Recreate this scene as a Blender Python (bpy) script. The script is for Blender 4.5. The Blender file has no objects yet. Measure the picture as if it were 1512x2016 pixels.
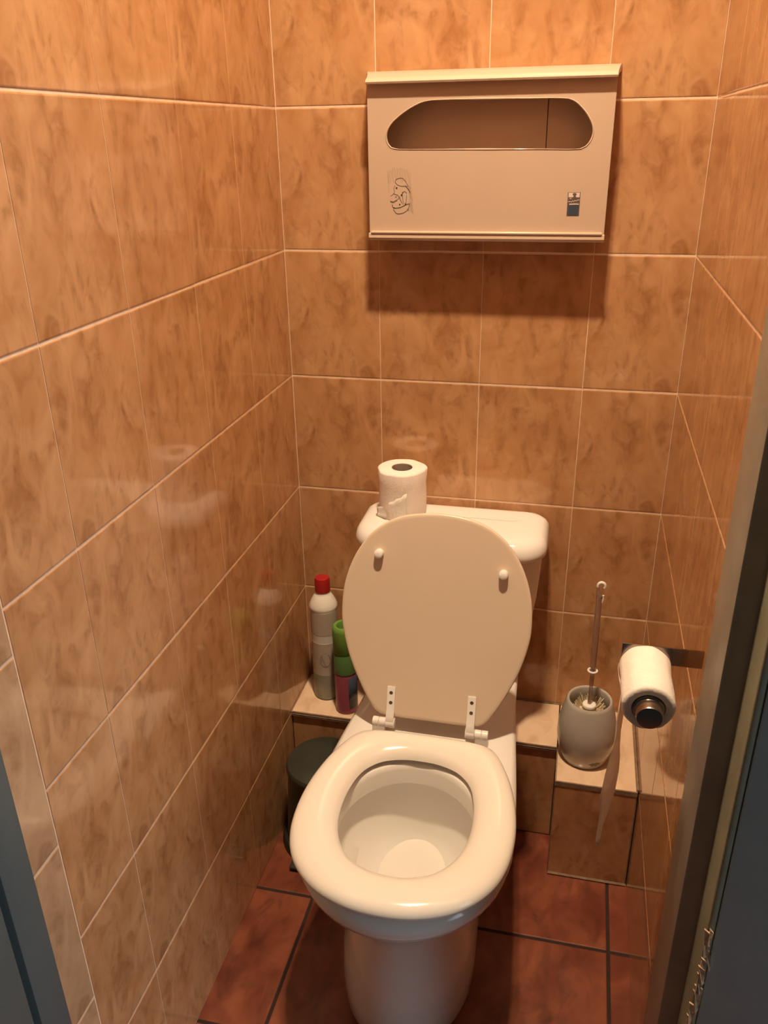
import bpy, bmesh, math, random
from mathutils import Vector, Matrix, noise
PI = math.pi
S = bpy.context.scene
COL = S.collection
random.seed(4)

# ------------------------------------------------------------------ camera
cd = bpy.data.cameras.new('camera'); cam = bpy.data.objects.new('camera', cd); COL.objects.link(cam)
cd.sensor_fit = 'VERTICAL'; cd.sensor_height = 24.0; cd.lens = 1636.45 * 24.0 / 2016.0; cd.clip_start = 0.01
_r = Vector((0.97428248, 0.2248169, -0.01519915)); _u = Vector((-0.07966883, 0.40678362, 0.91004394)); _f = Vector((-0.21077602, 0.88542896, -0.41423305))
M3 = Matrix((_r, _u, -_f)).transposed()
cam.matrix_world = Matrix.Translation((0.5729, -1.60364, 1.45616)) @ M3.to_4x4()
S.camera = cam
S.view_settings.view_transform = 'Standard'; S.view_settings.look = 'None'
S.view_settings.gamma = 1.0; S.view_settings.use_curve_mapping = False
S.view_settings.exposure = 0.0
# ------------------------------------------------------------------ daylight from the hallway (world)
wd = bpy.data.worlds.new('world'); S.world = wd; wd.use_nodes = True
_t = wd.node_tree; _bg = _t.nodes['Background']
_tc = _t.nodes.new('ShaderNodeTexCoord'); _dp = _t.nodes.new('ShaderNodeVectorMath'); _dp.operation = 'DOT_PRODUCT'
_dp.inputs[1].default_value = Vector((0.94, -0.27, 0.20)).normalized()      # where the hallway daylight comes from
_t.links.new(_tc.outputs['Generated'], _dp.inputs[0])
_mr = _t.nodes.new('ShaderNodeMapRange'); _mr.interpolation_type = 'SMOOTHSTEP'
_mr.inputs[1].default_value = 0.92; _mr.inputs[2].default_value = 0.99; _mr.inputs[3].default_value = 0.026; _mr.inputs[4].default_value = 3.6
_t.links.new(_dp.outputs['Value'], _mr.inputs[0]); _t.links.new(_mr.outputs[0], _bg.inputs[1])
_bg.inputs[0].default_value = (0.86, 0.93, 1.0, 1)
LAMP = Vector((0.43, -0.68, 2.76)); LAMP_L = 2900; LAMP_COL = (1.0, 0.75, 0.49)

W = 0.7636
RZ = 1.502          # height of the topmost joint in view
TH = 0.2503         # tile pitch, vertical
CEIL = 2.85

# ------------------------------------------------------------------ materials
def nt(name):
    m = bpy.data.materials.new(name); m.use_nodes = True
    return m, m.node_tree, m.node_tree.nodes['Principled BSDF']
def lnk(t, a, b): t.links.new(a, b)
def setp(b, **k):
    for n, v in k.items(): b.inputs[n.replace('_', ' ')].default_value = v
def plain(name, col, rough=0.4, metal=0.0, var=0.06, vs=18.0, bump=0.0, bs=60.0, coat=0.0, trans=0.0, ior=1.45, sss=0.0):
    m, t, b = nt(name)
    tc = t.nodes.new('ShaderNodeTexCoord'); n = t.nodes.new('ShaderNodeTexNoise'); n.inputs['Scale'].default_value = vs; n.inputs['Detail'].default_value = 4
    lnk(t, tc.outputs['Object'], n.inputs['Vector'])
    r = t.nodes.new('ShaderNodeValToRGB')
    r.color_ramp.elements[0].position = .3; r.color_ramp.elements[1].position = .75
    r.color_ramp.elements[0].color = [c * (1 - var) for c in col] + [1]; r.color_ramp.elements[1].color = [min(1, c * (1 + var * .4)) for c in col] + [1]
    lnk(t, n.outputs['Fac'], r.inputs[0]); lnk(t, r.outputs[0], b.inputs['Base Color'])
    setp(b, Roughness=rough, Metallic=metal, IOR=ior)
    b.inputs['Coat Weight'].default_value = coat; b.inputs['Coat Roughness'].default_value = .05
    b.inputs['Transmission Weight'].default_value = trans
    if sss: b.inputs['Subsurface Weight'].default_value = sss; b.inputs['Subsurface Scale'].default_value = .004
    if bump:
        n2 = t.nodes.new('ShaderNodeTexNoise'); n2.inputs['Scale'].default_value = bs; n2.inputs['Detail'].default_value = 5
        lnk(t, tc.outputs['Object'], n2.inputs['Vector'])
        bp = t.nodes.new('ShaderNodeBump'); bp.inputs['Strength'].default_value = bump; bp.inputs['Distance'].default_value = .002
        lnk(t, n2.outputs['Fac'], bp.inputs['Height']); lnk(t, bp.outputs[0], b.inputs['Normal'])
    return m

def tile_mat(name, c_light, c_mid, c_dark, rough=0.09, vscale=1.0, bump=.25):
    """marbled ceramic print, in the tile's own coordinates"""
    m, t, b = nt(name)
    uv = t.nodes.new('ShaderNodeTexCoord')
    mp = t.nodes.new('ShaderNodeMapping'); mp.inputs['Scale'].default_value = (1, .8, 1); lnk(t, uv.outputs['UV'], mp.inputs['Vector'])
    n1 = t.nodes.new('ShaderNodeTexNoise'); n1.inputs['Scale'].default_value = 16 * vscale; n1.inputs['Detail'].default_value = 3; n1.inputs['Distortion'].default_value = .6
    lnk(t, mp.outputs[0], n1.inputs['Vector'])
    r1 = t.nodes.new('ShaderNodeValToRGB'); r1.color_ramp.elements[0].position = .34; r1.color_ramp.elements[1].position = .66
    r1.color_ramp.elements[0].color = (*c_mid, 1); r1.color_ramp.elements[1].color = (*c_light, 1)
    lnk(t, n1.outputs['Fac'], r1.inputs[0])
    # veins: ridged noise broken up by a second one
    n2 = t.nodes.new('ShaderNodeTexNoise'); n2.inputs['Scale'].default_value = 22 * vscale; n2.inputs['Detail'].default_value = 4; n2.inputs['Distortion'].default_value = 1.2
    mp2 = t.nodes.new('ShaderNodeMapping'); mp2.inputs['Location'].default_value = (3, 7, 1); mp2.inputs['Rotation'].default_value = (0, 0, .6); mp2.inputs['Scale'].default_value = (1.25, .55, 1)
    lnk(t, uv.outputs['UV'], mp2.inputs['Vector']); lnk(t, mp2.outputs[0], n2.inputs['Vector'])
    r2 = t.nodes.new('ShaderNodeValToRGB'); e = r2.color_ramp.elements
    e[0].position = .30; e[0].color = (1, 1, 1, 1); e[1].position = .56; e[1].color = (0, 0, 0, 1)
    lnk(t, n2.outputs['Fac'], r2.inputs[0])
    n3 = t.nodes.new('ShaderNodeTexNoise'); n3.inputs['Scale'].default_value = 42 * vscale; n3.inputs['Detail'].default_value = 3; n3.inputs['Distortion'].default_value = .8
    lnk(t, mp.outputs[0], n3.inputs['Vector'])
    r3 = t.nodes.new('ShaderNodeMapRange'); r3.inputs[1].default_value = .25; r3.inputs[2].default_value = .75; lnk(t, n3.outputs['Fac'], r3.inputs[0])
    mu = t.nodes.new('ShaderNodeMath'); mu.operation = 'MULTIPLY'; lnk(t, r2.outputs[0], mu.inputs[0]); lnk(t, r3.outputs[0], mu.inputs[1])
    mu2 = t.nodes.new('ShaderNodeMath'); mu2.operation = 'MULTIPLY'; mu2.inputs[1].default_value = 1.0; lnk(t, mu.outputs[0], mu2.inputs[0])
    mx = t.nodes.new('ShaderNodeMix'); mx.data_type = 'RGBA'; lnk(t, mu2.outputs[0], mx.inputs[0]); lnk(t, r1.outputs[0], mx.inputs[6]); mx.inputs[7].default_value = (*c_dark, 1)
    lnk(t, mx.outputs[2], b.inputs['Base Color'])
    setp(b, Roughness=rough, IOR=1.6)
    n4 = t.nodes.new('ShaderNodeTexNoise'); n4.inputs['Scale'].default_value = 14; n4.inputs['Detail'].default_value = 2
    lnk(t, uv.outputs['Object'], n4.inputs['Vector'])
    bp = t.nodes.new('ShaderNodeBump'); bp.inputs['Strength'].default_value = bump; bp.inputs['Distance'].default_value = .0012
    lnk(t, n4.outputs['Fac'], bp.inputs['Height']); lnk(t, bp.outputs[0], b.inputs['Normal'])
    return m

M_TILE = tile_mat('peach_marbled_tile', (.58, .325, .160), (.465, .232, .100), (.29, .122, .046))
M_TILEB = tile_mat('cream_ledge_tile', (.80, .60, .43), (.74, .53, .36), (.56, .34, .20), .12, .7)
M_STRIP = tile_mat('daylit_marbled_tile', (.56, .37, .225), (.47, .285, .16), (.33, .18, .09))  # paler, greyer copy of the wall tile, with doorway daylight put into its colour
M_FLOOR = tile_mat('terracotta_floor_tile', (.27, .082, .042), (.155, .036, .019), (.070, .018, .012), .28, .8, .5)
M_GROUT = plain('wall_grout', (.84, .64, .48), .8, var=.15, vs=60)
M_GROUTD = plain('floor_grout', (.035, .017, .012), .9, var=.3, vs=80, bump=.4)
M_CER = plain('white_ceramic', (.82, .79, .75), .09, var=.02, vs=4, coat=.3)
M_SEAT = plain('white_seat_plastic', (.86, .80, .72), .14, var=.02, vs=5, coat=.25)
M_LIDM = plain('cream_lid_plastic', (.74, .60, .46), .27, var=.02, vs=6)
M_WHITE = plain('white_plastic', (.84, .80, .76), .28, var=.02)
M_SCREW = plain('screw_steel', (.16, .13, .10), .4, .8)
M_DISP = plain('beige_dispenser_plastic', (.56, .42, .32), .24, var=.03, vs=8)
M_DISPIN = plain('dispenser_interior', (.66, .50, .38), .5, var=.08, vs=12)
M_INK = plain('black_ink', (.05, .035, .03), .6)
M_INKF = plain('faded_ink', (.34, .22, .15), .6)
M_SLATE = plain('slate_blue_ink', (.045, .06, .09), .5)
M_LABW = plain('pale_label', (.72, .60, .52), .5)
M_LABD = plain('dark_label', (.13, .09, .075), .5)
M_PAPER = plain('tissue_paper', (.88, .78, .71), .9, var=.05, vs=40, bump=.35, bs=240, sss=.15)
M_SHEET = plain('hanging_tissue', (.90, .80, .73), .9, var=.05, vs=40, bump=.35, bs=240)
_t2 = M_SHEET.node_tree; _tr = _t2.nodes.new('ShaderNodeBsdfTranslucent'); _tr.inputs[0].default_value = (.90, .78, .68, 1)
_mxs = _t2.nodes.new('ShaderNodeMixShader'); _mxs.inputs[0].default_value = .45
_t2.links.new(_t2.nodes['Principled BSDF'].outputs[0], _mxs.inputs[1]); _t2.links.new(_tr.outputs[0], _mxs.inputs[2]); _t2.links.new(_mxs.outputs[0], _t2.nodes['Material Output'].inputs[0])
M_CORE = plain('cardboard_core', (.36, .27, .21), .9, var=.1, vs=60)
M_STEEL = plain('brushed_steel', (.36, .30, .26), .22, 1.0, var=.15, vs=30)
M_STEELP = plain('polished_steel', (.34, .30, .26), .24, 1.0, var=.1, vs=20)
M_RED = plain('red_cap_plastic', (.36, .015, .015), .35)
M_BOT = plain('milky_bottle_plastic', (.80, .74, .68), .35, var=.04)
M_LABG = plain('grey_bottle_label', (.52, .44, .36), .45, var=.1, vs=50)
M_LABG2 = plain('grey_green_bottle_label', (.32, .32, .26), .4, var=.2, vs=40)
M_LABS = plain('label_spot', (.34, .29, .24), .45)
M_GREEN = plain('green_cap_plastic', (.14, .29, .055), .35)
M_GREEND = plain('green_collar', (.09, .19, .06), .3)
M_PURP = plain('purple_can', (.30, .07, .10), .28, var=.15, vs=20)
M_NAVY = plain('navy_can_shade', (.045, .055, .085), .3)
M_POT = plain('grey_ceramic_pot', (.50, .46, .41), .16, var=.08, vs=25, coat=.2)
M_POTM = plain('brown_stain', (.22, .15, .11), .5)
M_BRIS = plain('yellowed_bristles', (.70, .58, .36), .8, var=.25, vs=90)
M_CLEAR = plain('smoky_clear_plastic', (.62, .48, .40), .12, var=.05, trans=.75, ior=1.3)
M_BIN = plain('dark_grey_bin_plastic', (.045, .046, .036), .3, var=.15, vs=20)
M_BINF = plain('black_bin_base', (.018, .018, .015), .4)
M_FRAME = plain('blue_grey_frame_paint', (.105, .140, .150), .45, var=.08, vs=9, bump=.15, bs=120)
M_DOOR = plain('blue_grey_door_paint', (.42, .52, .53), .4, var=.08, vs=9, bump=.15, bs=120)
M_FRAMEW = plain('worn_beige_frame_paint', (.34, .31, .25), .42, var=.18, vs=14, bump=.3, bs=70)
M_FRAMEO = plain('olive_frame_paint', (.33, .34, .24), .5, var=.2, vs=12, bump=.3, bs=60)
M_GROOVE = plain('dark_teal_gap', (.05, .09, .095), .7)
M_CHIP = plain('splintered_wood', (.72, .52, .33), .8, var=.4, vs=150, bump=.6, bs=200)
M_CEIL = plain('ceiling_paint', (.72, .62, .50), .9, var=.03)
M_SEAL = plain('grubby_sealant', (.30, .20, .13), .8, var=.4, vs=70)

# ------------------------------------------------------------------ mesh helpers
def link(name, me, mats, parent=None):
    o = bpy.data.objects.new(name, me); COL.objects.link(o)
    for m in (mats if isinstance(mats, (list, tuple)) else [mats]): me.materials.append(m)
    if parent is not None: o.parent = parent
    return o
def obj(name, bm, mats, parent=None, smooth=True, angle=40):
    bmesh.ops.recalc_face_normals(bm, faces=bm.faces[:])
    if smooth:
        for f in bm.faces: f.smooth = True
        a = math.radians(angle)
        for e in bm.edges:
            if len(e.link_faces) == 2 and e.calc_face_angle(0) > a: e.smooth = False
    me = bpy.data.meshes.new(name); bm.to_mesh(me); bm.free()
    return link(name, me, mats, parent)
def tag(o, label=None, cat=None, group=None, kind=None):
    if label: o['label'] = label
    if cat: o['category'] = cat
    if group: o['group'] = group
    if kind: o['kind'] = kind
    return o
def root(name, loc, label, cat, group=None):
    o = bpy.data.objects.new(name, None); o.empty_display_size = .05; COL.objects.link(o); o.location = loc
    return tag(o, label, cat, group)
def off(parent, *objs):
    """parts are modelled in room coordinates; keep them there under a placed root"""
    for o in objs:
        o.matrix_parent_inverse = Matrix.Translation(-Vector(parent.location)) if o.parent == parent else Matrix()
def box(bm, a, b, bev=0.0, seg=2, mi=0):
    r = bmesh.ops.create_cube(bm, size=1.0)
    vs = r['verts']
    for v in vs:
        v.co = Vector([(a[i] + b[i]) / 2 + v.co[i] * (b[i] - a[i]) for i in range(3)])
    fs = set(f for v in vs for f in v.link_faces)
    for f in fs: f.material_index = mi
    if bev:
        es = list(set(e for v in vs for e in v.link_edges))
        rr = bmesh.ops.bevel(bm, geom=es, offset=bev, segments=seg, affect='EDGES', profile=.5)
        for f in rr['faces']: f.material_index = mi
def loft(bm, rings, cap0=True, cap1=True, closed=True, loop=False, mi=0):
    R = [[bm.verts.new(p) for p in r] for r in rings]
    n = len(R[0]); m = len(R)
    for i in range(m if loop else m - 1):
        a, b = R[i], R[(i + 1) % m]
        for j in range(n if closed else n - 1):
            k = (j + 1) % n
            try: bm.faces.new((a[j], a[k], b[k], b[j])).material_index = mi
            except ValueError: pass
    if not loop:
        if cap0: bm.faces.new(R[0]).material_index = mi
        if cap1: bm.faces.new(R[-1]).material_index = mi
    return R
def lathe(bm, prof, c, n=48, mi=0, axis='z', cap0=True, cap1=True, mis=None):
    rings = []
    for r, h in prof:
        rr = []
        for j in range(n):
            a = 2 * PI * j / n; x, y = r * math.cos(a), r * math.sin(a)
            if axis == 'z': rr.append((c[0] + x, c[1] + y, c[2] + h))
            elif axis == 'y': rr.append((c[0] + x, c[1] + h, c[2] + y))
            else: rr.append((c[0] + h, c[1] + x, c[2] + y))
        rings.append(rr)
    return loft(bm, rings, cap0, cap1, mi=mi)
def tube(bm, pts, r, n=10, mi=0):
    pts = [Vector(p) for p in pts]; rings = []
    rs = r if isinstance(r, (list, tuple)) else [r] * len(pts)
    up = None
    for i, p in enumerate(pts):
        d = (pts[min(i + 1, len(pts) - 1)] - pts[max(i - 1, 0)]).normalized()
        if up is None: up = d.orthogonal().normalized()
        s = (up - d * up.dot(d)).normalized(); up = s; q = d.cross(s)
        rings.append([p + (s * math.cos(2 * PI * j / n) + q * math.sin(2 * PI * j / n)) * rs[i] for j in range(n)])
    loft(bm, rings, mi=mi)
def smooth_loop(P, n=96):
    """closed Catmull-Rom through P, resampled evenly to n points"""
    P = [Vector(p) for p in P]; m = len(P); out = []
    for i in range(m):
        a, b, c, d = P[i - 1], P[i], P[(i + 1) % m], P[(i + 2) % m]
        for k in range(24):
            t = k / 24
            out.append(.5 * ((2 * b) + (c - a) * t + (2 * a - 5 * b + 4 * c - d) * t * t + (3 * b - a - 3 * c + d) * t ** 3))
    L = [0]
    for i in range(len(out)): L.append(L[-1] + (out[(i + 1) % len(out)] - out[i]).length)
    res = []; j = 0
    for k in range(n):
        s = L[-1] * k / n
        while L[j + 1] < s: j += 1
        t = (s - L[j]) / max(1e-9, L[j + 1] - L[j]); res.append(out[j].lerp(out[(j + 1) % len(out)], t))
    return res

# ------------------------------------------------------------------ tiled surfaces
def tiled(name, O, U, V, N, ucuts, vrows, mats, gap=.0022, bev=.0028, hgt=.0020, thick=.05, parent=None, uvo=0, gu=.0007, bu=.0012):
    """each tile a low slab with rolled edges over a grout bed. O origin (on the tile face), U V in-plane, N outward normal.
    vrows: list of (v0, v1) or dict per column"""
    bm = bmesh.new(); uvl = bm.loops.layers.uv.new('UVMap')
    O, U, V, N = Vector(O), Vector(U), Vector(V), Vector(N)
    umin, umax = ucuts[0], ucuts[-1]
    vmin = vrows[0][0][0] if isinstance(vrows[0], list) else vrows[0][0]
    vall = [x for c in (vrows if isinstance(vrows[0], list) else [vrows]) for ab in c for x in ab]
    vmin, vmax = min(vall), max(vall)
    prof = [(0, -hgt), (bev * .15, -hgt * .45), (bev * .5, -hgt * .12), (bev, 0)]
    # grout bed + backing
    g = hgt * .62 if hgt < .002 or uvo else .0008
    c8 = [O + U * u + V * v - N * d for d in (g, thick) for v in (vmin - .0012, vmax + .0012) for u in (umin - .0012, umax + .0012)]
    vs = [bm.verts.new(p) for p in c8]
    for q in ((0, 1, 3, 2), (4, 5, 7, 6), (0, 1, 5, 4), (2, 3, 7, 6), (0, 2, 6, 4), (1, 3, 7, 5)):
        bm.faces.new([vs[i] for i in q]).material_index = 1
    for ci in range(len(ucuts) - 1):
        rows = vrows[ci] if isinstance(vrows[0], list) else vrows
        for ri, (v0, v1) in enumerate(rows):
            u0, u1 = ucuts[ci], ucuts[ci + 1]
            j = [(random.random() - .5) * .0003 for _ in range(4)]
            a0, a1, b0, b1 = u0 + gu / 2 + j[0], u1 - gu / 2 + j[1], v0 + gap / 2 + j[2], v1 - gap / 2 + j[3]
            off_ = (random.random() - .5) * .0002
            R = []
            for ins, d in prof:
                R.append([bm.verts.new(O + U * uu + V * vv + N * (d + off_)) for uu, vv in ((a0 + ins * bu / bev, b0 + ins), (a1 - ins * bu / bev, b0 + ins), (a1 - ins * bu / bev, b1 - ins), (a0 + ins * bu / bev, b1 - ins))])
            fs = []
            for i in range(len(R) - 1):
                for k in range(4): fs.append(bm.faces.new((R[i][k], R[i][(k + 1) % 4], R[i + 1][(k + 1) % 4], R[i + 1][k])))
            fs.append(bm.faces.new(R[-1]))
            var = (ci * 7 + ri * 3) % 3 if uvo == 0 else (ci * 5 + ri * 11) % 7
            for f in fs:
                f.material_index = 0
                for l in f.loops:
                    p = l.vert.co - O; l[uvl].uv = (p.dot(U) - u1 + var * 3.17 + uvo, p.dot(V) - v0 + var * 1.31)
    me = bpy.data.meshes.new(name)
    bmesh.ops.recalc_face_normals(bm, faces=bm.faces[:])
    bm.to_mesh(me); bm.free()
    o = link(name, me, mats, parent)
    return tag(o, kind='structure') if parent is None else o

zcuts = [RZ - TH * k for k in range(6, -5, -1)]
zcuts[0] = 0.0
rows = [(zcuts[i], zcuts[i + 1]) for i in range(len(zcuts) - 1)] + [(zcuts[-1], CEIL)]
tiled('wall_back', (0, 0, 0), (1, 0, 0), (0, 0, 1), (0, -1, 0), [0, .189, .389, .589, W], rows, [M_TILE, M_GROUT])
# left wall: u runs from the back corner towards the viewer; a last narrow strip of taller, shifted tiles
srow = [z for z in (-.165, .112, .389, .666, .943, 1.22, 1.497, 1.774, 2.05, 2.33, 2.61)]
strip = [(max(0, a), min(CEIL, b)) for a, b in zip(srow, srow[1:] + [CEIL])]
tiled('wall_left', (0, 0, 0), (0, -1, 0), (0, 0, 1), (1, 0, 0), [0, .211, .411, .611, .811, .954], rows, [M_TILE, M_GROUT])
WLF = bpy.data.objects['wall_left']
tiled('end_strip', (.0004, 0, 0), (0, -1, 0), (0, 0, 1), (1, 0, 0), [.9555, 1.008], strip, [M_STRIP, M_GROUT], parent=WLF)
tiled('wall_right', (W, 0, 0), (0, -1, 0), (0, 0, 1), (-1, 0, 0), [0, .205, .405, .612, .702], rows, [M_TILE, M_GROUT])
# floor: 30 cm terracotta
tiled('floor', (0, 0, 0), (1, 0, 0), (0, -1, 0), (0, 0, 1), [-.176, .124, .425, .725, 1.025], [(-.18, .12), (.12, .421), (.421, .721), (.721, 1.021), (1.021, 1.32), (1.32, 1.62)], [M_FLOOR, M_GROUTD], gap=.006, bev=.003, hgt=.002, uvo=5, gu=.006, bu=.003)
bm = bmesh.new(); box(bm, (-.05, -1.1, CEIL), (W + .05, .05, CEIL + .05)); tag(obj('ceiling', bm, M_CEIL, smooth=False), kind='structure')

# boxed-in pipe ledge along the back wall and the higher-numbered box beside it
LZ = .256
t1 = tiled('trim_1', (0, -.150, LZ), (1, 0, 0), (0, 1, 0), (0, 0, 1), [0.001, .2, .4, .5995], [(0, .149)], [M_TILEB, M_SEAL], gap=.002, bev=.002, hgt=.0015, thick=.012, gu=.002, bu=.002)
tiled('ledge_front', (0, -.146, 0), (1, 0, 0), (0, 0, 1), (0, -1, 0), [0.001, .189, .389, .5995], [(0, .242)], [M_TILE, M_GROUTD], gap=.002, thick=.02, parent=t1)
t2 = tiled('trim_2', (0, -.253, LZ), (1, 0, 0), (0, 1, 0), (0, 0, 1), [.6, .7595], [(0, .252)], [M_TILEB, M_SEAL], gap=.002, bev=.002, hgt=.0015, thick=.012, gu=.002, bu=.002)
tiled('box_front', (0, -.253, 0), (1, 0, 0), (0, 0, 1), (0, -1, 0), [.6, .7605], [(0, .246)], [M_TILE, M_SEAL], gap=.003, bev=.0025, thick=.02, parent=t2)
tiled('box_side', (.6, 0, 0), (0, -1, 0), (0, 0, 1), (-1, 0, 0), [.1475, .2505], [(0, .246)], [M_TILE, M_SEAL], gap=.002, thick=.02, parent=t2)
bm = bmesh.new(); tube(bm, [(.002, -.1485, LZ - .008), (.3, -.1485, LZ - .008), (.598, -.1485, LZ - .008)], .0035, 6); tube(bm, [(.01, -.002, LZ + .001), (.3, -.002, LZ + .001), (.75, -.002, LZ + .001)], .0022, 6)
obj('sealant_bead', bm, M_SEAL, t1)
bm = bmesh.new(); tube(bm, [(.761, -.25, LZ + .001), (.761, -.12, LZ + .001), (.761, -.01, LZ + .001)], .0028, 6); tube(bm, [(.60, -.2545, .003), (.68, -.2548, .003), (.762, -.2545, .003)], .003, 6)
obj('sealant_bead', bm, M_SEAL, t2)

# ------------------------------------------------------------------ door frames
bm = bmesh.new(); box(bm, (W - .010, -.795, 0), (W + .10, -.7025, 2.15), .002, 2)
fr = tag(obj('trim_3', bm, M_FRAMEW, smooth=True), kind='structure')
bm = bmesh.new(); box(bm, (.778, -.8465, 0), (.7875, -.7955, 2.15), .0030, 3)
obj('rebate_moulding', bm, M_FRAMEO, fr)
bm = bmesh.new(); box(bm, (.7878, -.8475, 0), (1.25, -.797, 2.15), .0015, 2)
dr = tag(obj('door_1', bm, M_DOOR), kind='structure')
# splintered keep on the frame edge
bm = bmesh.new()
rnd = random.Random(8)
for k in range(16):
    z0 = .60 - k * .012 + rnd.uniform(-.006, .006); x0 = .7795 + rnd.uniform(-.003, .003); l = rnd.uniform(.018, .05)
    y0 = -.8478 - rnd.uniform(0, .003); w = rnd.uniform(.0018, .0055); tw = rnd.uniform(-.004, .006)
    pts = [(x0 - w, y0, z0), (x0 + w, y0 - .002, z0 - .004), (x0 + tw + w * .6, y0 - .003, z0 - l), (x0 + tw, y0 - .004, z0 - l * 1.15)]
    a = [bm.verts.new(p) for p in pts]; b = [bm.verts.new((p[0], p[1] + .0025, p[2])) for p in pts]
    bm.faces.new(a); bm.faces.new(b[::-1])
    for i in range(4): bm.faces.new((a[i], a[(i + 1) % 4], b[(i + 1) % 4], b[i]))
obj('splintered_edge', bm, M_CHIP, fr, smooth=False)
# left frame
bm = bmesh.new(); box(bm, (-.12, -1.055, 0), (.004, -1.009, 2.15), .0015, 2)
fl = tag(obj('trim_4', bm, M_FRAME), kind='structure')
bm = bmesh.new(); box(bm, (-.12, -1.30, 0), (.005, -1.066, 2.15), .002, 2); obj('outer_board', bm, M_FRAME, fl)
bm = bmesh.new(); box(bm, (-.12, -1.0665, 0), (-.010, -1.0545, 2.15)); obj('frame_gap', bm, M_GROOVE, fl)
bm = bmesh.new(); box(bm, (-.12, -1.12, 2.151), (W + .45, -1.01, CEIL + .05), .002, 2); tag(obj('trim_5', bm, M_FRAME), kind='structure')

# ------------------------------------------------------------------ ceiling lamp (out of view, lights the room)
lr = root('ceiling_lamp', (LAMP.x, LAMP.y, CEIL), 'small two-bulb ceiling lamp above the toilet bowl', 'lamp')
bm = bmesh.new(); lathe(bm, [(.07, 0), (.07, -.012), (.06, -.02), (.0, -.02)][:3], (0, 0, 0), 32); obj('base_plate', bm, M_WHITE, lr)
bm = bmesh.new(); lathe(bm, [(.080, -.004), (.080, -.175), (.076, -.175), (.076, -.004)], (0, 0, 0), 48, cap0=False, cap1=False); obj('added_shade', bm, M_BINF, lr)  # unseen cylinder added to narrow the beam and cut bounce off upper walls
me_, te, be = nt('glowing_bulb'); be.inputs['Emission Color'].default_value = (*LAMP_COL, 1); be.inputs['Emission Strength'].default_value = LAMP_L
for s in (-1, 1):
    bm = bmesh.new(); bmesh.ops.create_uvsphere(bm, u_segments=20, v_segments=12, radius=.03)
    bmesh.ops.translate(bm, verts=bm.verts, vec=(s * .036, 0, -.095)); b_ = obj('bulb', bm, me_, lr)
    bm = bmesh.new(); lathe(bm, [(.013, -.018), (.013, -.07)], (s * .036, 0, 0), 16); obj('socket', bm, M_WHITE, lr)

# ------------------------------------------------------------------ toilet
T = root('toilet', (.355, -.4, 0), 'white close-coupled toilet with raised seat lid against tiled back wall', 'toilet')
TP = []
CX = .355
def outline(hwf, yf, yw, hwb, yb, z, rb=.04, n=96, e=2.0, cx=CX):
    """plan outline: front half superellipse at yw..yf with half width hwf, sides running back to half width hwb at yb with rounded corners"""
    P = []
    k = 14
    for i in range(k + 1):                      # right side round the front to the left side
        a = PI * i / k; c, s = math.cos(a), math.sin(a)
        P.append((math.copysign(abs(c) ** (2 / e), c) * hwf, yw - (abs(s) ** (2 / e)) * (yw - yf)))
    m = 5
    for i in range(1, m): t = i / m; P.append((-(hwf + (hwb - hwf) * (t * t * (3 - 2 * t))), yw + (yb - rb - yw) * t))
    for i in range(5): a = PI / 2 * i / 4; P.append((-(hwb - rb + rb * math.cos(a)), yb - rb + rb * math.sin(a)))
    P.append((0, yb))
    for i in range(5): a = PI / 2 * (1 - i / 4); P.append(((hwb - rb + rb * math.cos(a)), yb - rb + rb * math.sin(a)))
    for i in range(m - 1, 0, -1): t = i / m; P.append(((hwf + (hwb - hwf) * (t * t * (3 - 2 * t))), yw + (yb - rb - yw) * t))
    L = smooth_loop([(x, y, 0) for x, y in P], n)
    # start at the point of largest x at yw side for consistent indexing
    i0 = min(range(n), key=lambda i: (L[i].y - yf) ** 2 + L[i].x ** 2)
    L = L[i0:] + L[:i0]
    return [(cx + p.x, p.y, z) for p in L]
def ellip(hw, yf, yb, z, n=96, cx=CX, e=2.0):
    out = []; cy = (yf + yb) / 2; hy = (yb - yf) / 2
    for i in range(n):
        a = -PI / 2 - 2 * PI * i / n; c, s = math.cos(a), math.sin(a)
        out.append((cx + math.copysign(abs(c) ** (2 / e), c) * hw, cy + math.copysign(abs(s) ** (2 / e), s) * hy, z))
    return out
def align(ref, r):
    n = len(r); best = min(((sum((Vector(ref[i]).xy - Vector(q[(i + k) % n]).xy).length_squared for i in range(0, n, 8)), k, q) for q in (r, r[::-1]) for k in range(0, n)), key=lambda t: t[0])
    q, k = best[2], best[1]
    return [q[(i + k) % n] for i in range(n)]
bm = bmesh.new()
R = [outline(.118, -.694, -.53, .100, -.17, 0),
     outline(.121, -.700, -.53, .100, -.17, .012),
     outline(.1225, -.701, -.53, .100, -.17, .06),
     outline(.1195, -.698, -.53, .098, -.165, .12),
     outline(.105, -.690, -.53, .096, -.16, .18),
     outline(.095, -.684, -.53, .094, -.15, .23),
     outline(.098, -.690, -.535, .097, -.13, .265),
     outline(.121, -.712, -.55, .110, -.10, .298),
     outline(.155, -.742, -.57, .128, -.08, .330),
     outline(.177, -.765, -.575, .142, -.06, .358),
     outline(.182, -.773, -.575, .150, -.05, .380),
     outline(.1790, -.7690, -.575, .150, -.05, .3935),
     outline(.168, -.755, -.575, .145, -.054, .4005)]
IR = [ellip(.128, -.705, -.425, .4015), ellip(.1245, -.702, -.428, .399), ellip(.121, -.699, -.431, .39), ellip(.120, -.698, -.433, .362),
      ellip(.1275, -.705, -.425, .3585), ellip(.137, -.716, -.412, .354), ellip(.1345, -.713, -.412, .338), ellip(.126, -.702, -.416, .31), ellip(.108, -.68, -.42, .275),
      ellip(.088, -.655, -.425, .245), ellip(.066, -.62, -.43, .225), ellip(.045, -.58, -.44, .215)]
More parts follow.
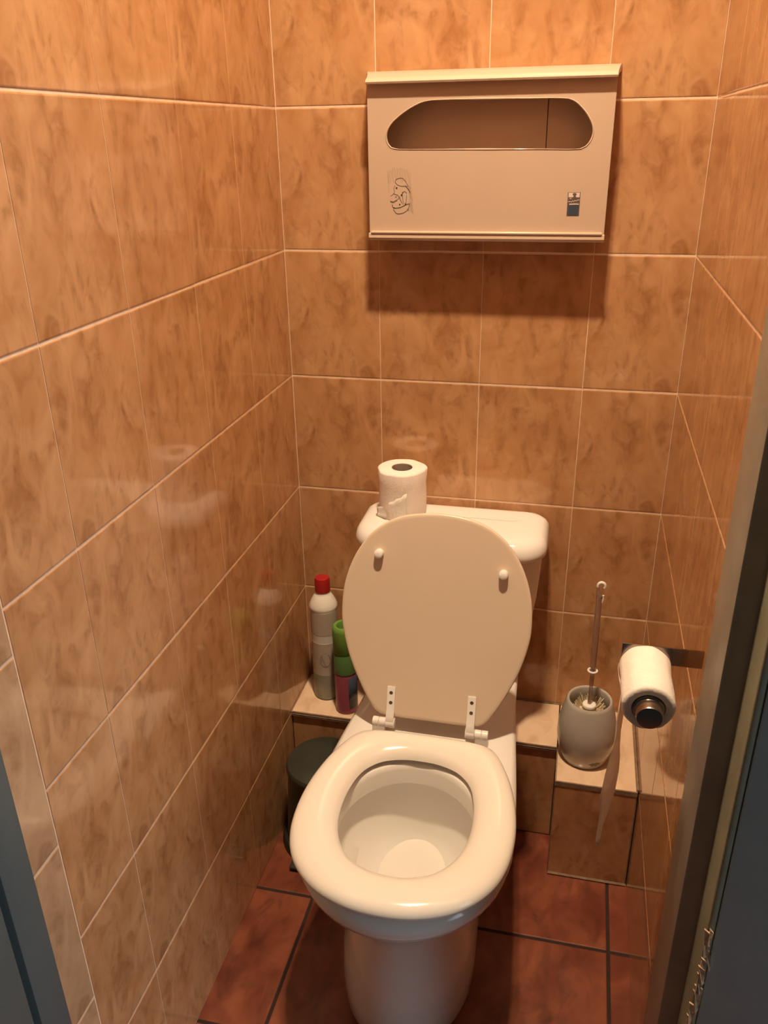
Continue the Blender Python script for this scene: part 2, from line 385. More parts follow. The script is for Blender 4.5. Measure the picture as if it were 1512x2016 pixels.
ref = R[0]; R = [R[0]] + [align(R[0], r) for r in R[1:]]; IR = [align(R[-1], r) for r in IR]
loft(bm, R + IR)
TP.append(obj('pan', bm, M_CER, T, angle=60))
bm = bmesh.new(); Rw = [ellip(.062, -.612, -.432, .2235), ellip(.05, -.60, -.445, .2237)]; loft(bm, Rw, cap0=False)
TP.append(obj('water', bm, plain('water', (.78, .74, .68), .03, var=.02), T))

# cistern
def rrect(cx, cy, hx, hy, r, z, n=12):
    out = []
    for qx, qy, a0 in ((1, 1, 0), (-1, 1, PI / 2), (-1, -1, PI), (1, -1, 1.5 * PI)):
        for i in range(n + 1):
            a = a0 + PI / 2 * i / n; out.append((cx + qx * (hx - r) + r * math.cos(a), cy + qy * (hy - r) + r * math.sin(a), z))
    return out
def frect(cx, y0, y1, hx, rf, rb, z, n=12):
    """rectangle with large front radius rf (front is y0), small back radius rb"""
    out = []
    for qx, a0, r, yy in ((1, 0, rb, y1 - rb), (-1, PI / 2, rb, y1 - rb), (-1, PI, rf, y0 + rf), (1, 1.5 * PI, rf, y0 + rf)):
        for i in range(n + 1):
            a = a0 + PI / 2 * i / n; out.append((cx + qx * (hx - r) + r * math.cos(a), yy + r * math.sin(a), z))
    return out
bm = bmesh.new()
loft(bm, [frect(.353, -.165, -.015, hx, rf, .015, z) for z, hx, rf in ((.402, .13, .04), (.41, .145, .045), (.45, .16, .05), (.52, .17, .055), (.60, .180, .055), (.66, .184, .055), (.699, .186, .055))])
TP.append(obj('cistern', bm, M_CER, T, angle=60))
bm = bmesh.new()
lz = [(.7005, .180, -.164, .050), (.700, .186, -.172, .052), (.7015, .190, -.176, .055), (.706, .1925, -.179, .058), (.716, .1925, -.179, .058), (.726, .190, -.176, .058), (.734, .185, -.170, .056), (.7395, .177, -.162, .054), (.742, .166, -.151, .05), (.7435, .150, -.136, .045), (.744, .12, -.115, .04)]
loft(bm, [frect(.3545, y0, -.004 - (.002 if z > .73 else 0) - max(0, (.1925 - hx)) * .55, hx, rf, .03, z) for z, hx, y0, rf in lz])
TP.append(obj('cistern_lid', bm, M_CER, T, angle=70))

# seat
so = [(0, -.372), (.07, -.373), (.112, -.379), (.134, -.395), (.150, -.425), (.167, -.47), (.180, -.53), (.1835, -.59), (.176, -.65), (.153, -.702), (.110, -.744), (.055, -.767), (0, -.773)]
si = [(0, -.432), (.035, -.435), (.070, -.449), (.095, -.477), (.107, -.515), (.111, -.56), (.107, -.605), (.092, -.645), (.066, -.676), (.033, -.691), (0, -.695)]
def mirror(P): return [(x, y, 0) for x, y in P] + [(-x, y, 0) for x, y in P[-2:0:-1]]
O_ = smooth_loop(mirror(so), 120)
def radial(L, c, n=120):
    """resample loop by angle about c"""
    out = []
    A = [(math.atan2(p.y - c[1], p.x - c[0]), p) for p in L]
    m = len(L)
    for k in range(n):
        th = -PI + 2 * PI * (k + .5) / n
        best = None
        for i in range(m):
            p, q = L[i], L[(i + 1) % m]; d = Vector((math.cos(th), math.sin(th)))
            px, py, qx, qy = p.x - c[0], p.y - c[1], q.x - c[0], q.y - c[1]
            cr1, cr2 = d.x * py - d.y * px, d.x * qy - d.y * qx
            if cr1 * cr2 <= 0 and abs(cr1 - cr2) > 1e-12:
                t = cr1 / (cr1 - cr2); x, y = px + (qx - px) * t, py + (qy - py) * t
                if x * d.x + y * d.y > 0: best = Vector((x + c[0], y + c[1], 0))
        out.append(best)
    return out
cc = (0, -.565)
RO = radial(smooth_loop(mirror(so), 240), cc); RI = radial(smooth_loop(mirror(si), 240), cc)
sec = [(0.10, .4125), (0.02, .4130), (-.004, .4160), (0, .4205), (.035, .4260), (.10, .4300), (.22, .4335), (.38, .4350), (.55, .4340), (.72, .4305), (.86, .4250), (.95, .4185), (.99, .4130), (.97, .4122), (.90, .4122)]
bm = bmesh.new()
rings = [[(CX + a.x + (b.x - a.x) * s, a.y + (b.y - a.y) * s, z) for a, b in zip(RO, RI)] for s, z in sec]
loft(bm, rings, loop=True)
TP.append(obj('seat', bm, M_SEAT, T, angle=75))
for x, y in ((-.13, -.47), (.13, -.47), (-.115, -.67), (.115, -.67)):
    bm = bmesh.new(); box(bm, (CX + x - .014, y - .008, .401), (CX + x + .014, y + .008, .413), .002); TP.append(obj('seat_pad', bm, M_WHITE, T))

# raised lid
lo_ = [(0, 0), (.06, .000), (.095, .003), (.113, .018), (.135, .055), (.160, .11), (.175, .165), (.179, .205), (.174, .26), (.154, .316), (.120, .362), (.071, .391), (0, .401)]
LD = Vector((0, .262, .965)).normalized(); LN = Vector((0, -.965, .262)).normalized(); L0 = Vector((CX - .001, -.345, .437))
def lp(u, v, w): return L0 + Vector((1, 0, 0)) * u + LD * v + LN * w
LL = radial(smooth_loop(mirror([(x, y) for x, y in lo_]), 240), (0, .2))
bm = bmesh.new(); rings = []
for s, w in ((.35, -.012), (.7, -.0105), (.93, -.008), (.985, -.0055), (1.0, -.002), (.998, .0012), (.985, .0026), (.96, .0026), (.7, .001), (.4, 0)):
    rings.append([lp(p.x * s, .2 + (p.y - .2) * s, w) for p in LL])
loft(bm, rings)
lid = obj('lid', bm, M_LIDM, T, angle=70); TP.append(lid)
SUB = []
for u, v in ((-.110, .318), (.122, .300)):
    bm = bmesh.new()
    prof = [(.0085, .0), (.0085, .011), (.0078, .014), (.0055, .0155), (.003, .016)]
    rings = []
    for r, h in prof: rings.append([lp(u + r * math.cos(2 * PI * j / 24), v + r * math.sin(2 * PI * j / 24), h + .001) for j in range(24)])
    loft(bm, rings); SUB.append(obj('buffer', bm, M_WHITE, lid))
for u, s in ((-.074, -1), (.080, 1)):
    bm = bmesh.new()
    # strap up the lid face, cranked at the foot
    w2 = .0075
    path = [(.062, .006), (.058, .0075), (.018, .0075), (.008, .011), (-.004, .013), (-.014, .010)]
    th = [.001, .006, .006, .007, .009, .010]
    rings = []
    for (v, w), t in zip(path, th):
        rings.append([lp(u - w2, v, w), lp(u + w2, v, w), lp(u + w2, v, w - t), lp(u - w2, v, w - t)])
    loft(bm, rings)
    for e in []: pass
    # barrel, in two knuckles
    c0 = lp(u, -.012, .003)
    def knuckle(xa, xb, r):
        a, b = min(xa, xb), max(xa, xb)
        lathe(bm, [(r - .001, a), (r, a + .001), (r, b - .001), (r - .001, b)], (c0.x, c0.y, c0.z), 24, axis='x')
    knuckle(s * -.009, s * .0085, .0098)
    knuckle(s * .0088, s * .0215, .0088)
    knuckle(s * .0218, s * .034, .0088)
    # foot on the pan deck
    box(bm, (c0.x + min(s * .010, s * .034), c0.y - .008, .4017), (c0.x + max(s * .010, s * .034), c0.y + .010, c0.z), .001)
    h = obj('hinge', bm, M_WHITE, T, angle=35); TP.append(h)
    for v in (.050, .030):
        bm = bmesh.new(); rings = []
        for r, hh in ((.0034, .0066), (.0034, .0079), (.0026, .0082)): rings.append([lp(u + r * math.cos(2 * PI * j / 16), v + r * math.sin(2 * PI * j / 16), hh) for j in range(16)])
        loft(bm, rings); SUB.append(tag(obj('screw', bm, M_SCREW, h), 'small dark screw head'))
off(T, *TP)

# ------------------------------------------------------------------ toilet rolls
def roll_mesh(R, r, L, axis, c, wob=.0006):
    bm = bmesh.new(); n = 64
    prof = [(r, 0), (R - .004, -.0006), (R - .001, .001), (R, .003), (R, L * .3), (R, L * .7), (R, L - .003), (R - .001, L - .001), (R - .004, L + .0006), (r, L), (r, L * .5)]
    rings = []
    for k, (q, h) in enumerate(prof):
        rr = []
        for j in range(n):
            a = 2 * PI * j / n; w = 1 + (wob / R) * noise.noise(Vector((math.cos(a) * 2, math.sin(a) * 2, h * 25))) * 2 if q > r else 1
            x, y = q * w * math.cos(a), q * w * math.sin(a)
            rr.append((c[0] + x, c[1] + y, c[2] + h) if axis == 'z' else (c[0] + x, c[1] + h, c[2] + y))
        rings.append(rr)
    loft(bm, rings, loop=True)
    return bm
def core_mesh(r, L, axis, c, t=.0012):
    bm = bmesh.new(); lathe(bm, [], c) if False else None
    prof = [(r, .0008), (r, L - .0008), (r - t, L - .0008), (r - t, .0008)]
    rings = []
    for q, h in prof:
        rings.append([((c[0] + q * math.cos(2 * PI * j / 40), c[1] + q * math.sin(2 * PI * j / 40), c[2] + h) if axis == 'z' else (c[0] + q * math.cos(2 * PI * j / 40), c[1] + h, c[2] + q * math.sin(2 * PI * j / 40))) for j in range(40)])
    loft(bm, rings, loop=True); return bm
r1 = root('toilet_roll', (.2475, -.072, .7445), 'full toilet roll standing on end on the cistern lid', 'toilet roll')
a = obj('paper', roll_mesh(.0485, .0215, .098, 'z', (.2475, -.072, .7448), .0016), M_PAPER, r1, angle=50)
b = obj('core', core_mesh(.0215, .098, 'z', (.2475, -.072, .7448)), M_CORE, r1)
bm = bmesh.new()      # loose end of the paper, pulled out a little at the foot and torn on the body
rings = []
for i in range(15):
    a0 = math.radians(292 - i * 6.0); rr = .0494 + max(0, (i - 11)) * .0016
    top = .060 - .045 * (i / 14) + .0015 * math.sin(i * 2.1); lowz = .0005
    row = []
    for k in range(6): 
        q = rr + (.003 if k == 0 and i > 8 else 0); row.append((.2475 + q * math.cos(a0), -.072 + q * math.sin(a0), .7448 + lowz + (top - lowz) * k / 5))
    rings.append(row)
loft(bm, rings, False, False, closed=False)
for f in bm.faces: f.smooth = True
c = obj('loose_end', bm, M_PAPER, r1); md = c.modifiers.new('thick', 'SOLIDIFY'); md.thickness = .0003
off(r1, a, b, c)

# holder: steel plate, spindle and round end cap
hd = root('toilet_roll_holder', (.74, -.645, .835), 'steel toilet roll holder with round end cap on right wall', 'toilet roll holder')
bm = bmesh.new(); box(bm, (.661, -.646, .822), (.7625, -.6435, .8485), .0006, 2); pa = obj('mounting_plate', bm, M_STEEL, hd)
HX, HZ = .6915, .8195
bm = bmesh.new(); lathe(bm, [(.0085, -.742), (.0085, -.6455)], (HX, 0, HZ), 24, axis='y'); pb = obj('spindle', bm, M_STEELP, hd)
bm = bmesh.new(); lathe(bm, [(.0150, -.7375), (.0185, -.7385), (.0187, -.741), (.0187, -.7425), (.0165, -.7435), (.0160, -.7570), (.0150, -.7590), (.012, -.7594)], (HX, 0, HZ), 48, axis='y'); pc = obj('end_cap', bm, M_STEELP, hd, angle=30)
off(hd, pa, pb, pc)
r2 = root('toilet_roll', (HX, -.695, HZ - .0), 'nearly finished toilet roll on the steel holder with paper hanging down', 'toilet roll')
a = obj('paper', roll_mesh(.0315, .020, .093, 'y', (HX, -.7400, HZ), .0008), M_PAPER, r2, angle=50)
b = obj('core', core_mesh(.020, .093, 'y', (HX, -.7400, HZ)), M_CORE, r2)
bm = bmesh.new()
# hanging sheet: rows from roll tangent down; front edge -.738, rear edge -.650, ends in a torn point
rowsP = []
for z, xf, yf, xr, yr in ((.8195, .6595, -.7385, .6595, -.649), (.80, .6595, -.7385, .6625, -.649), (.78, .6585, -.739, .6665, -.649), (.76, .6560, -.739, .6700, -.649), (.735, .6535, -.739, .672, -.649), (.71, .6525, -.7395, .6735, -.649),
                          (.685, .6495, -.740, .6750, -.650), (.67, .6465, -.740, .6755, -.651), (.65, .6485, -.741, .6740, -.660), (.63, .6495, -.742, .6700, -.682), (.615, .6500, -.743, .6630, -.708), (.60, .6505, -.744, .6545, -.733), (.594, .6507, -.7445, .6515, -.7435)):
    row = []
    for k in range(9):
        t = k / 8; row.append((xf + (xr - xf) * t + .0016 * math.sin(t * 7 + z * 60), yf + (yr - yf) * t, z + .003 * math.sin(t * 9) * (1 if z < .66 else 0)))
    rowsP.append(row)
loft(bm, rowsP, False, False, closed=False)
c = obj('hanging_sheet', bm, M_SHEET, r2, angle=80); md = c.modifiers.new('thick', 'SOLIDIFY'); md.thickness = .0003
off(r2, a, b, c)

# ------------------------------------------------------------------ seat cover dispenser
D = root('seat_cover_dispenser', (.39, 0, 1.41), 'beige plastic toilet seat cover dispenser on back wall above the cistern', 'dispenser')
DP = []
X0, X1, Z0, Z1 = .187, .602, 1.282, 1.541
bm = bmesh.new()
# shell: back, sides, bottom as thin boards
box(bm, (X0, -.006, Z0), (X1, -.0008, Z1), .001)
box(bm, (X0, -.056, Z0 + .004), (X0 + .0035, -.001, Z1), .001); box(bm, (X1 - .0035, -.056, Z0 + .004), (X1, -.001, Z1), .001)
box(bm, (X0, -.056, Z0), (X1, -.001, Z0 + .004), .0015)
box(bm, (X0, -.05, Z1 - .004), (X1, -.001, Z1), .001)
DP.append(obj('case', bm, M_DISP, D))
bm = bmesh.new(); box(bm, (X0 + .004, -.018, Z0 + .005), (.492, -.0062, Z1 - .005)); box(bm, (.4935, -.018, Z0 + .005), (X1 - .004, -.0062, Z1 - .005))
DP.append(obj('inner_back', bm, M_DISPIN, D, smooth=False))
# front panel with the long opening
op = [(.236, 1.4315), (.30, 1.4305), (.39, 1.4300), (.48, 1.4290), (.545, 1.4280), (.560, 1.4325), (.5685, 1.445), (.5690, 1.460), (.561, 1.476), (.549, 1.490), (.535, 1.5005), (.517, 1.5045), (.45, 1.5055), (.39, 1.506), (.325, 1.5065), (.290, 1.505), (.268, 1.4975), (.246, 1.485), (.229, 1.471), (.2205, 1.456), (.222, 1.442), (.228, 1.435)]
HL = radial(smooth_loop([(x, z, 0) for x, z in op], 240), (.39, 1.462), 200)
def rect_ray(th, c, x0, x1, z0, z1):
    dx, dz = math.cos(th), math.sin(th); t = 1e9
    if dx > 1e-9: t = min(t, (x1 - c[0]) / dx)
    if dx < -1e-9: t = min(t, (x0 - c[0]) / dx)
    if dz > 1e-9: t = min(t, (z1 - c[1]) / dz)
    if dz < -1e-9: t = min(t, (z0 - c[1]) / dz)
    return (c[0] + dx * t, c[1] + dz * t)
outr = [rect_ray(-PI + 2 * PI * (k + .5) / 200, (.39, 1.462), X0, X1, Z0 + .004, Z1) for k in range(200)]
def sc(p, s): return (.39 + (p.x - .39) * s, 1.462 + (p.y - 1.462) * s)
for zc in ((X0, Z0 + .004), (X1, Z0 + .004), (X0, Z1), (X1, Z1)):   # keep the corners sharp
    i = min(range(200), key=lambda i: (outr[i][0] - zc[0]) ** 2 + (outr[i][1] - zc[1]) ** 2); outr[i] = zc
rings = [[(x, -.053, z) for x, z in outr], [(x, -.0565, z) for x, z in outr]]
def ins(p, d):
    v = Vector((p.x - .39, p.y - 1.462)); v = v * (1 - d / v.length); return (.39 + v.x, 1.462 + v.y)
rings += [[(ins(p, -.0022)[0], -.0565, ins(p, -.0022)[1]) for p in HL], [(ins(p, -.0010)[0], -.0575, ins(p, -.0010)[1]) for p in HL], [(p.x, -.0572, p.y) for p in HL], [(ins(p, .0008)[0], -.0560, ins(p, .0008)[1]) for p in HL], [(ins(p, .0004)[0], -.053, ins(p, .0004)[1]) for p in HL]]
bm = bmesh.new(); loft(bm, rings, loop=True)
# moulded rail along the foot of the panel
box(bm, (X0 + .003, -.0635, Z0 + .0085), (X1 - .003, -.055, Z0 + .0135), .002, 3)
DP.append(obj('front_panel', bm, M_DISP, D, angle=35))
bm = bmesh.new()  # bottom lip
loft(bm, [[(x, y, z) for y, z in ((-.0575, Z0 + .010), (-.0615, Z0 + .009), (-.0625, Z0 + .002), (-.058, Z0 - .003), (-.02, Z0 - .004), (-.002, Z0 - .0035), (-.002, Z0 + .002), (-.05, Z0 + .003))] for x in (X0 - .001, X1 + .001)])
DP.append(obj('bottom_lip', bm, M_DISP, D, angle=30))
bm = bmesh.new()  # sloping hood along the top, overhanging the panel, wider at the wall
prof = ((-.001, Z1 + .0145), (-.010, Z1 + .0140), (-.030, Z1 + .0085), (-.050, Z1 + .0030), (-.066, Z1 - .0020), (-.0685, Z1 - .0050), (-.0675, Z1 - .0080), (-.064, Z1 - .0085), (-.056, Z1 - .006), (-.020, Z1 + .001), (-.001, Z1 + .003))
rings = []
for x in (0, 1):
    rr = []
    for y, z in prof:
        fl_ = .013 * min(1, max(0, (y + .068) / .067)) ** 1.6
        rr.append(((X0 - fl_) if x == 0 else (X1 + fl_ * .45), y, z))
    rings.append(rr)
loft(bm, rings)
DP.append(obj('hood', bm, M_DISP, D, angle=50))
# small printed label
yl = -.0569
bm = bmesh.new(); box(bm, (.5365, yl, 1.3225), (.5575, -.0563, 1.3605)); lab = tag(obj('label', bm, M_LABD, D, smooth=False), 'small dark printed label with pale top and slate blue square'); DP.append(lab)
bm = bmesh.new(); box(bm, (.5378, yl - .0002, 1.3525), (.5563, yl + .0001, 1.3598)); SUB.append(obj('pale_panel', bm, M_LABW, lab, smooth=False))
bm = bmesh.new(); box(bm, (.5385, yl - .0002, 1.3232), (.5560, yl + .0001, 1.3395)); SUB.append(obj('blue_square', bm, M_SLATE, lab, smooth=False))
def ribbon(bm, pts, w, y):
    pts = [Vector((p[0], p[1])) for p in pts]
    Lf, Rt = [], []
    for i, p in enumerate(pts):
        d = (pts[min(i + 1, len(pts) - 1)] - pts[max(i - 1, 0)]).normalized(); n_ = Vector((-d.y, d.x)) * w / 2
        Lf.append(p + n_); Rt.append(p - n_)
    for ya in (y,):
        A = [bm.verts.new((q.x, ya, q.y)) for q in Lf]; B = [bm.verts.new((q.x, ya, q.y)) for q in Rt]
        A2 = [bm.verts.new((q.x, ya + .0004, q.y)) for q in Lf]; B2 = [bm.verts.new((q.x, ya + .0004, q.y)) for q in Rt]
        for i in range(len(pts) - 1):
            bm.faces.new((A[i], A[i + 1], B[i + 1], B[i])); bm.faces.new((A2[i], B2[i], B2[i + 1], A2[i + 1]))
            bm.faces.new((A[i], A2[i], A2[i + 1], A[i + 1])); bm.faces.new((B[i], B[i + 1], B2[i + 1], B2[i]))
def blob(bm, c, rx, rz, y, n=14, rot=0):
    A = []
    for k in range(n):
        a = 2 * PI * k / n; x, z = rx * math.cos(a), rz * math.sin(a); A.append((c[0] + x * math.cos(rot) - z * math.sin(rot), c[1] + x * math.sin(rot) + z * math.cos(rot)))
    loft(bm, [[(x, y, z) for x, z in A], [(x, y + .0004, z) for x, z in A]])
bm = bmesh.new(); blob(bm, (.5478, 1.3570), .0034, .0024, yl - .0004); blob(bm, (.5480, 1.3520), .0026, .0030, yl - .0004)
SUB.append(obj('head_emblem', bm, M_LABD, lab, smooth=False))
bm = bmesh.new()
ribbon(bm, [(.5375, 1.3455), (.541, 1.3458), (.5435, 1.3448), (.5452, 1.3472), (.547, 1.3452), (.5487, 1.3478), (.5505, 1.3462), (.553, 1.3480), (.5568, 1.3482)], .0009, yl - .0004)
ribbon(bm, [(.540, 1.3412), (.545, 1.3414), (.550, 1.3416), (.556, 1.3414)], .0016, yl - .0004)
ribbon(bm, [(.5395, 1.3508), (.5415, 1.3502), (.5432, 1.3508)], .0009, yl - .0004)
SUB.append(obj('lettering', bm, M_LABW, lab, smooth=False))
# line drawing: someone in a wash tub under a shower of hatching (a plain stand-in)
def px(u, v):   # sticker coordinates, 0..1 across and down
    return (.221 + .046 * u, 1.4035 - .079 * v)
yd = -.0568
bm = bmesh.new()
rn = random.Random(3)
for k in range(15):
    u = .02 + k * .062; v0 = .12 - .10 * math.sin(k * .22) + rn.uniform(-.03, .03); v1 = v0 + rn.uniform(.16, .34)
    ribbon(bm, [px(u, v0), px(u + .01, (v0 + v1) / 2), px(u + .03, v1)], .00035, yd)
for k in range(13):
    v = .36 + k * .045; u0 = .84 + .012 * k * (1 if k < 7 else .6); ribbon(bm, [px(u0 - .05, v), px(u0 + .02, v + .06), px(u0 + .10, v + .10)], .0003, yd)
for k in range(7): ribbon(bm, [px(.02 + .005 * k, .20 + .05 * k), px(.04, .24 + .05 * k)], .0003, yd)
dh = obj('shower_hatching', bm, M_INKF, D, smooth=False); DP.append(dh)
bm = bmesh.new()
def ln(P, w=.0006): ribbon(bm, [px(*p) for p in P], w, yd - .0001)
ln([(.22, .90), (.34, .99), (.45, 1.0), (.62, .98), (.76, .93), (.84, .86), (.86, .78)], .0007)
ln([(.18, .80), (.20, .86), (.30, .88), (.52, .86), (.70, .81), (.84, .78)], .0009)
ln([(.34, .27), (.50, .24), (.62, .25), (.74, .33), (.80, .42), (.70, .41), (.52, .41), (.38, .38), (.30, .32), (.34, .27)], .0005)
ln([(.70, .40), (.82, .48), (.90, .56)], .0008)
ln([(.30, .40), (.24, .46), (.28, .54), (.22, .58)], .0004)
ln([(.12, .62), (.24, .57), (.40, .60), (.46, .66), (.34, .71), (.20, .74), (.10, .72)], .0004)
ln([(.10, .74), (.22, .76), (.38, .72)], .0004)
ln([(.58, .56), (.60, .68), (.62, .80)], .0006); ln([(.76, .60), (.74, .70), (.72, .80)], .0006)
ln([(.60, .54), (.68, .52), (.76, .56)], .0006); ln([(.46, .62), (.52, .72), (.58, .78)], .0005)
for u, v, a_, b_ in ((.36, .45, .0016, .0014), (.55, .60, .0013, .0016), (.60, .55, .0010, .0010), (.33, .64, .0007, .0018), (.48, .80, .0012, .0014), (.70, .79, .0009, .0016), (.25, .87, .0016, .0009), (.82, .92, .0006, .0014)):
    blob(bm, px(u, v), a_, b_, yd - .0001)
dd = tag(obj('printed_drawing', bm, M_INK, D, smooth=False), 'small black line drawing of a bather in a tub'); DP.append(dd)
off(D, *DP)

# ------------------------------------------------------------------ bottles on the ledge
B1 = root('cleaner_bottle', (.064, -.068, LZ), 'tall white cleaner bottle with red screw cap in the left corner', 'bottle')
BX, BY = .064, -.068
def part(bm, name, mat, p, **k): o = obj(name, bm, mat, p, **k); return o
bm = bmesh.new(); lathe(bm, [(.022, 0), (.028, .001), (.0305, .006), (.0305, .150), (.0305, .235), (.0318, .239), (.0316, .244), (.0285, .252), (.0235, .262), (.0185, .270), (.016, .273), (.016, .278)], (BX, BY, LZ)); q1 = obj('body', bm, M_BOT, B1)
bm = bmesh.new(); n_ = 72
pr_ = [(.0155, .2765)] + [(.0165, .278), (.0165, .306), (.0150, .311), (.0110, .3125)]
rings = []
for r, h in pr_:
    rings.append([(BX + (r + (.0005 if j % 2 and .277 < h < .308 else 0)) * math.cos(2 * PI * j / n_), BY + (r + (.0005 if j % 2 and .277 < h < .308 else 0)) * math.sin(2 * PI * j / n_), LZ + h) for j in range(n_)])
loft(bm, rings); q2 = obj('cap', bm, M_RED, B1)
bm = bmesh.new(); lathe(bm, [(.0304, .176), (.0309, .1765), (.0309, .2345), (.0304, .235)], (BX, BY, LZ), cap0=False, cap1=False); q3 = tag(obj('upper_label', bm, M_LABG, B1), 'grey wrap label below the shoulder')
bm = bmesh.new(); lathe(bm, [(.0304, .022), (.0309, .0225), (.0309, .155), (.0304, .1555)], (BX, BY, LZ), cap0=False, cap1=False); q4 = tag(obj('lower_label', bm, M_LABG, B1), 'grey wrap label with a round darker spot')
bm = bmesh.new(); lathe(bm, [(.0306, .003), (.0311, .006), (.0311, .070), (.0306, .0705)], (BX, BY, LZ), cap0=False, cap1=False); q5 = tag(obj('label_band', bm, M_LABG2, B1), 'darker grey-green band round the foot')
bm = bmesh.new(); A = []
for k in range(20):
    a_ = 2 * PI * k / 20; A.append((-PI / 2 + .25 + .42 * math.cos(a_), .112 + .019 * math.sin(a_)))
loft(bm, [[(BX + rr * math.cos(t), BY + rr * math.sin(t), LZ + h) for t, h in A] for rr in (.0306, .0313)]); q6 = obj('label_spot', bm, M_LABS, B1)
off(B1, q1, q2, q3, q4, q5, q6)

B2 = root('air_freshener', (.1235, -.114, LZ), 'purple air freshener can with green cap beside the red-capped bottle', 'spray can')
BX, BY = .1235, -.114
bm = bmesh.new(); lathe(bm, [(.020, 0), (.0245, .001), (.0258, .005), (.0258, .010), (.025, .014), (.025, .098), (.0235, .104), (.0225, .108)], (BX, BY, LZ)); q1 = obj('can', bm, M_PURP, B2)
bm = bmesh.new(); lathe(bm, [(.0235, .104), (.0252, .106), (.0252, .160), (.0240, .162)], (BX, BY, LZ), cap1=False); q2 = tag(obj('collar', bm, M_GREEND, B2), 'dark green lower part of cap')
bm = bmesh.new(); lathe(bm, [(.0252, .158), (.0262, .160), (.0262, .214), (.0250, .221), (.0215, .2245), (.0170, .2235), (.0150, .219), (.0150, .205), (.004, .203)], (BX, BY, LZ)); q3 = obj('cap', bm, M_GREEN, B2)
bm = bmesh.new(); A = [(-PI / 2 + .50 + 1.3 * k / 12) for k in range(13)]
loft(bm, [[(BX + .0254 * math.cos(t), BY + .0254 * math.sin(t), LZ + .016) for t in A], [(BX + .0254 * math.cos(t), BY + .0254 * math.sin(t), LZ + .098) for t in A]], False, False, closed=False); q4 = tag(obj('shaded_side', bm, M_NAVY, B2), 'shaded side of the can, painted navy'); q4.modifiers.new('thick', 'SOLIDIFY').thickness = .0003  # shade on the can's right side, put in as a navy sheet
off(B2, q1, q2, q3, q4)

# ------------------------------------------------------------------ toilet brush in its pot
PX, PY = .655, -.163
P_ = root('brush_pot', (PX, PY, LZ), 'round grey ceramic toilet brush pot on the tiled corner box', 'brush pot')
bm = bmesh.new()
lathe(bm, [(.040, .0002), (.0455, .0005), (.0475, .004), (.052, .018), (.0575, .040), (.0600, .062), (.0590, .084), (.0555, .106), (.0505, .126), (.0470, .139), (.0455, .144), (.0435, .1462), (.0415, .1455), (.0400, .142), (.0415, .120), (.047, .09), (.048, .05), (.04, .010), (.01, .008)], (PX, PY, LZ), 64)
q1 = obj('pot', bm, M_POT, P_, angle=60)
bm = bmesh.new(); A = []
for k in range(18):
    a_ = 2 * PI * k / 18; s_ = 1 + .3 * math.sin(k * 2.3); A.append((-PI / 2 + .42 + .20 * s_ * math.cos(a_), .018 + .0055 * s_ * math.sin(a_)))
loft(bm, [[(PX + (rr + h * .19) * math.cos(t), PY + (rr + h * .19) * math.sin(t), LZ + h) for t, h in A] for rr in (.0478, .0492)])
q2 = tag(obj('printed_mark', bm, M_POTM, P_), 'small worn brown mark near the foot')
off(P_, q1, q2)
BR = root('toilet_brush', (PX, PY, LZ + .02), 'toilet brush with clear hooked handle standing in the grey pot', 'toilet brush')
bm = bmesh.new()
rb = random.Random(5)
for k in range(560):
    a_ = rb.uniform(0, 2 * PI); r0 = rb.uniform(.004, .012); hh = rb.uniform(.065, .128); rl = rb.uniform(.030, .0385) * (1 if hh < .11 else .85)
    p0 = Vector((PX + r0 * math.cos(a_), PY + r0 * math.sin(a_), LZ + hh - .02)); p1 = Vector((PX + rl * math.cos(a_), PY + rl * math.sin(a_), LZ + hh + rb.uniform(.002, .014)))
    d = (p1 - p0).normalized(); s_ = d.orthogonal().normalized(); t_ = d.cross(s_)
    w = .0011
    ra = [p0 + (s_ * math.cos(2 * PI * j / 3) + t_ * math.sin(2 * PI * j / 3)) * w for j in range(3)]; rc = [p1 + (s_ * math.cos(2 * PI * j / 3) + t_ * math.sin(2 * PI * j / 3)) * w * .9 for j in range(3)]
    loft(bm, [ra, rc])
lathe(bm, [(.013, .03), (.022, .04), (.030, .07), (.030, .105), (.02, .118)], (PX, PY, LZ), 24)
q1 = obj('bristles', bm, M_BRIS, BR, smooth=False)
bm = bmesh.new(); lathe(bm, [(.008, .126), (.0135, .127), (.0142, .130), (.0130, .1325), (.006, .134)], (PX, PY, LZ), 32); q2 = tag(obj('collar', bm, M_WHITE, BR), 'small white disc above the bristles')
bm = bmesh.new(); tube(bm, [(PX, PY, LZ + .13), (PX, PY, LZ + .17), (PX - .0005, PY, LZ + .222)], .0042, 16)
tube(bm, [(PX - .0005, PY, LZ + .222), (PX - .0015, PY, LZ + .30), (PX - .003, PY, LZ + .385)], [.0055, .0062, .0058], 16); q3 = obj('handle', bm, M_CLEAR, BR)
bm = bmesh.new()
rings = []
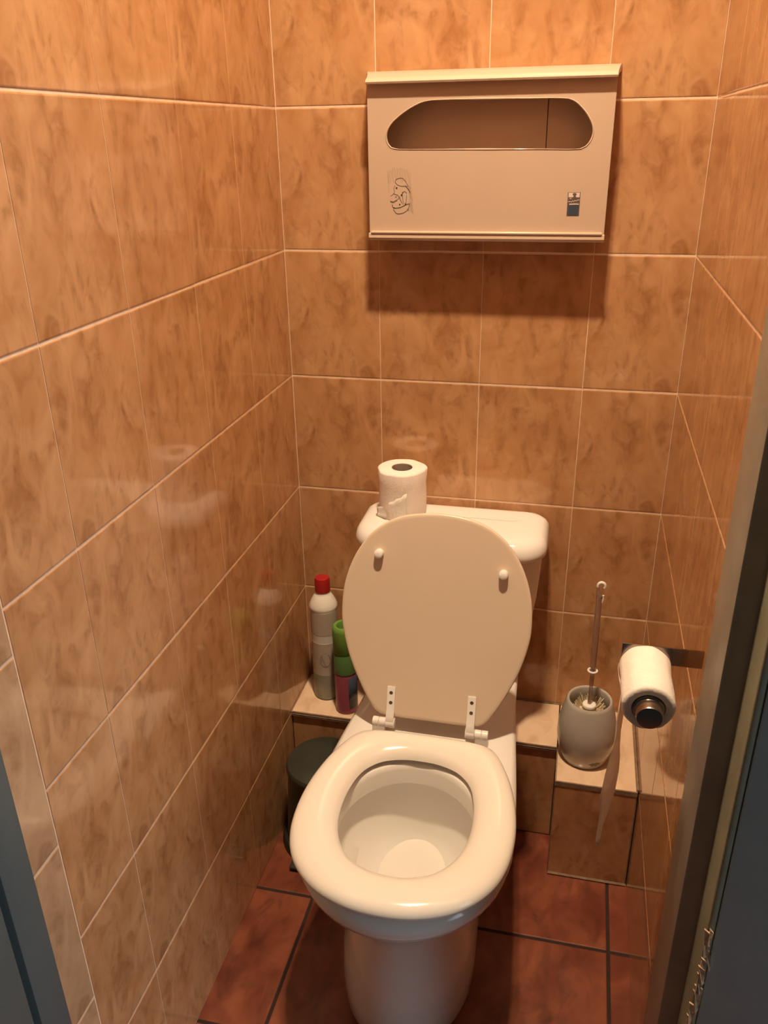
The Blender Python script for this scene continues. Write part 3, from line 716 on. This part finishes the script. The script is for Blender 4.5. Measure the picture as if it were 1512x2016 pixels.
for k in range(28):
    a_ = 2 * PI * k / 28; rings.append([(PX - .0005 + (.0085 + .0022 * math.cos(b_)) * math.cos(a_), PY + (.0085 + .0022 * math.cos(b_)) * math.sin(a_), LZ + .214 + .0022 * math.sin(b_)) for b_ in [2 * PI * j / 8 for j in range(8)]])
loft(bm, rings, loop=True); q4 = tag(obj('ring', bm, M_WHITE, BR), 'white ring round the handle')
bm = bmesh.new()
hk = [(PX - .007, PY, LZ + .405)] + [(PX - .0005 + .0065 * math.cos(t), PY, LZ + .408 + .0075 * math.sin(t)) for t in [PI - PI * j / 8 * 1.15 for j in range(9)]]
tube(bm, hk, .0030, 10); tube(bm, [(PX + .003, PY, LZ + .372), (PX + .0055, PY, LZ + .380), (PX + .0045, PY, LZ + .388)], .002, 8); q5 = tag(obj('hook', bm, M_WHITE, BR), 'white hooked tip')
bm = bmesh.new(); tube(bm, [(PX - .003, PY, LZ + .385), (PX - .006, PY, LZ + .395), (PX - .007, PY, LZ + .406)], [.0058, .004, .003], 14); tube(bm, [(PX - .002, PY, LZ + .384), (PX + .003, PY, LZ + .386)], [.004, .002], 10); q6 = obj('handle_tip', bm, M_CLEAR, BR)
off(BR, q1, q2, q3, q4, q5, q6)

# ------------------------------------------------------------------ pedal bin under the ledge
BN = root('pedal_bin', (.106, -.248, 0), 'dark grey round pedal bin on the floor left of the toilet', 'bin')
bx, by = .106, -.2505
bm = bmesh.new(); lathe(bm, [(.090, .018), (.089, .03), (.083, .120), (.078, .196), (.079, .200)], (bx, by, 0), 64); q1 = obj('body', bm, M_BIN, BN)
bm = bmesh.new(); lathe(bm, [(.097, .0), (.1, .002), (.1, .014), (.096, .020), (.088, .021)], (bx, by, 0), 64); q2 = obj('base', bm, M_BINF, BN)
bm = bmesh.new(); lathe(bm, [(.080, .200), (.0815, .202), (.0815, .210), (.078, .216), (.060, .222), (.035, .225), (.012, .226)], (bx, by, 0), 64); q3 = obj('lid', bm, M_BIN, BN)
bm = bmesh.new(); box(bm, (bx - .052, by - .118, .006), (bx - .018, by - .090, .014), .003, 3); q4 = obj('pedal', bm, M_BIN, BN)
off(BN, q1, q2, q3, q4)
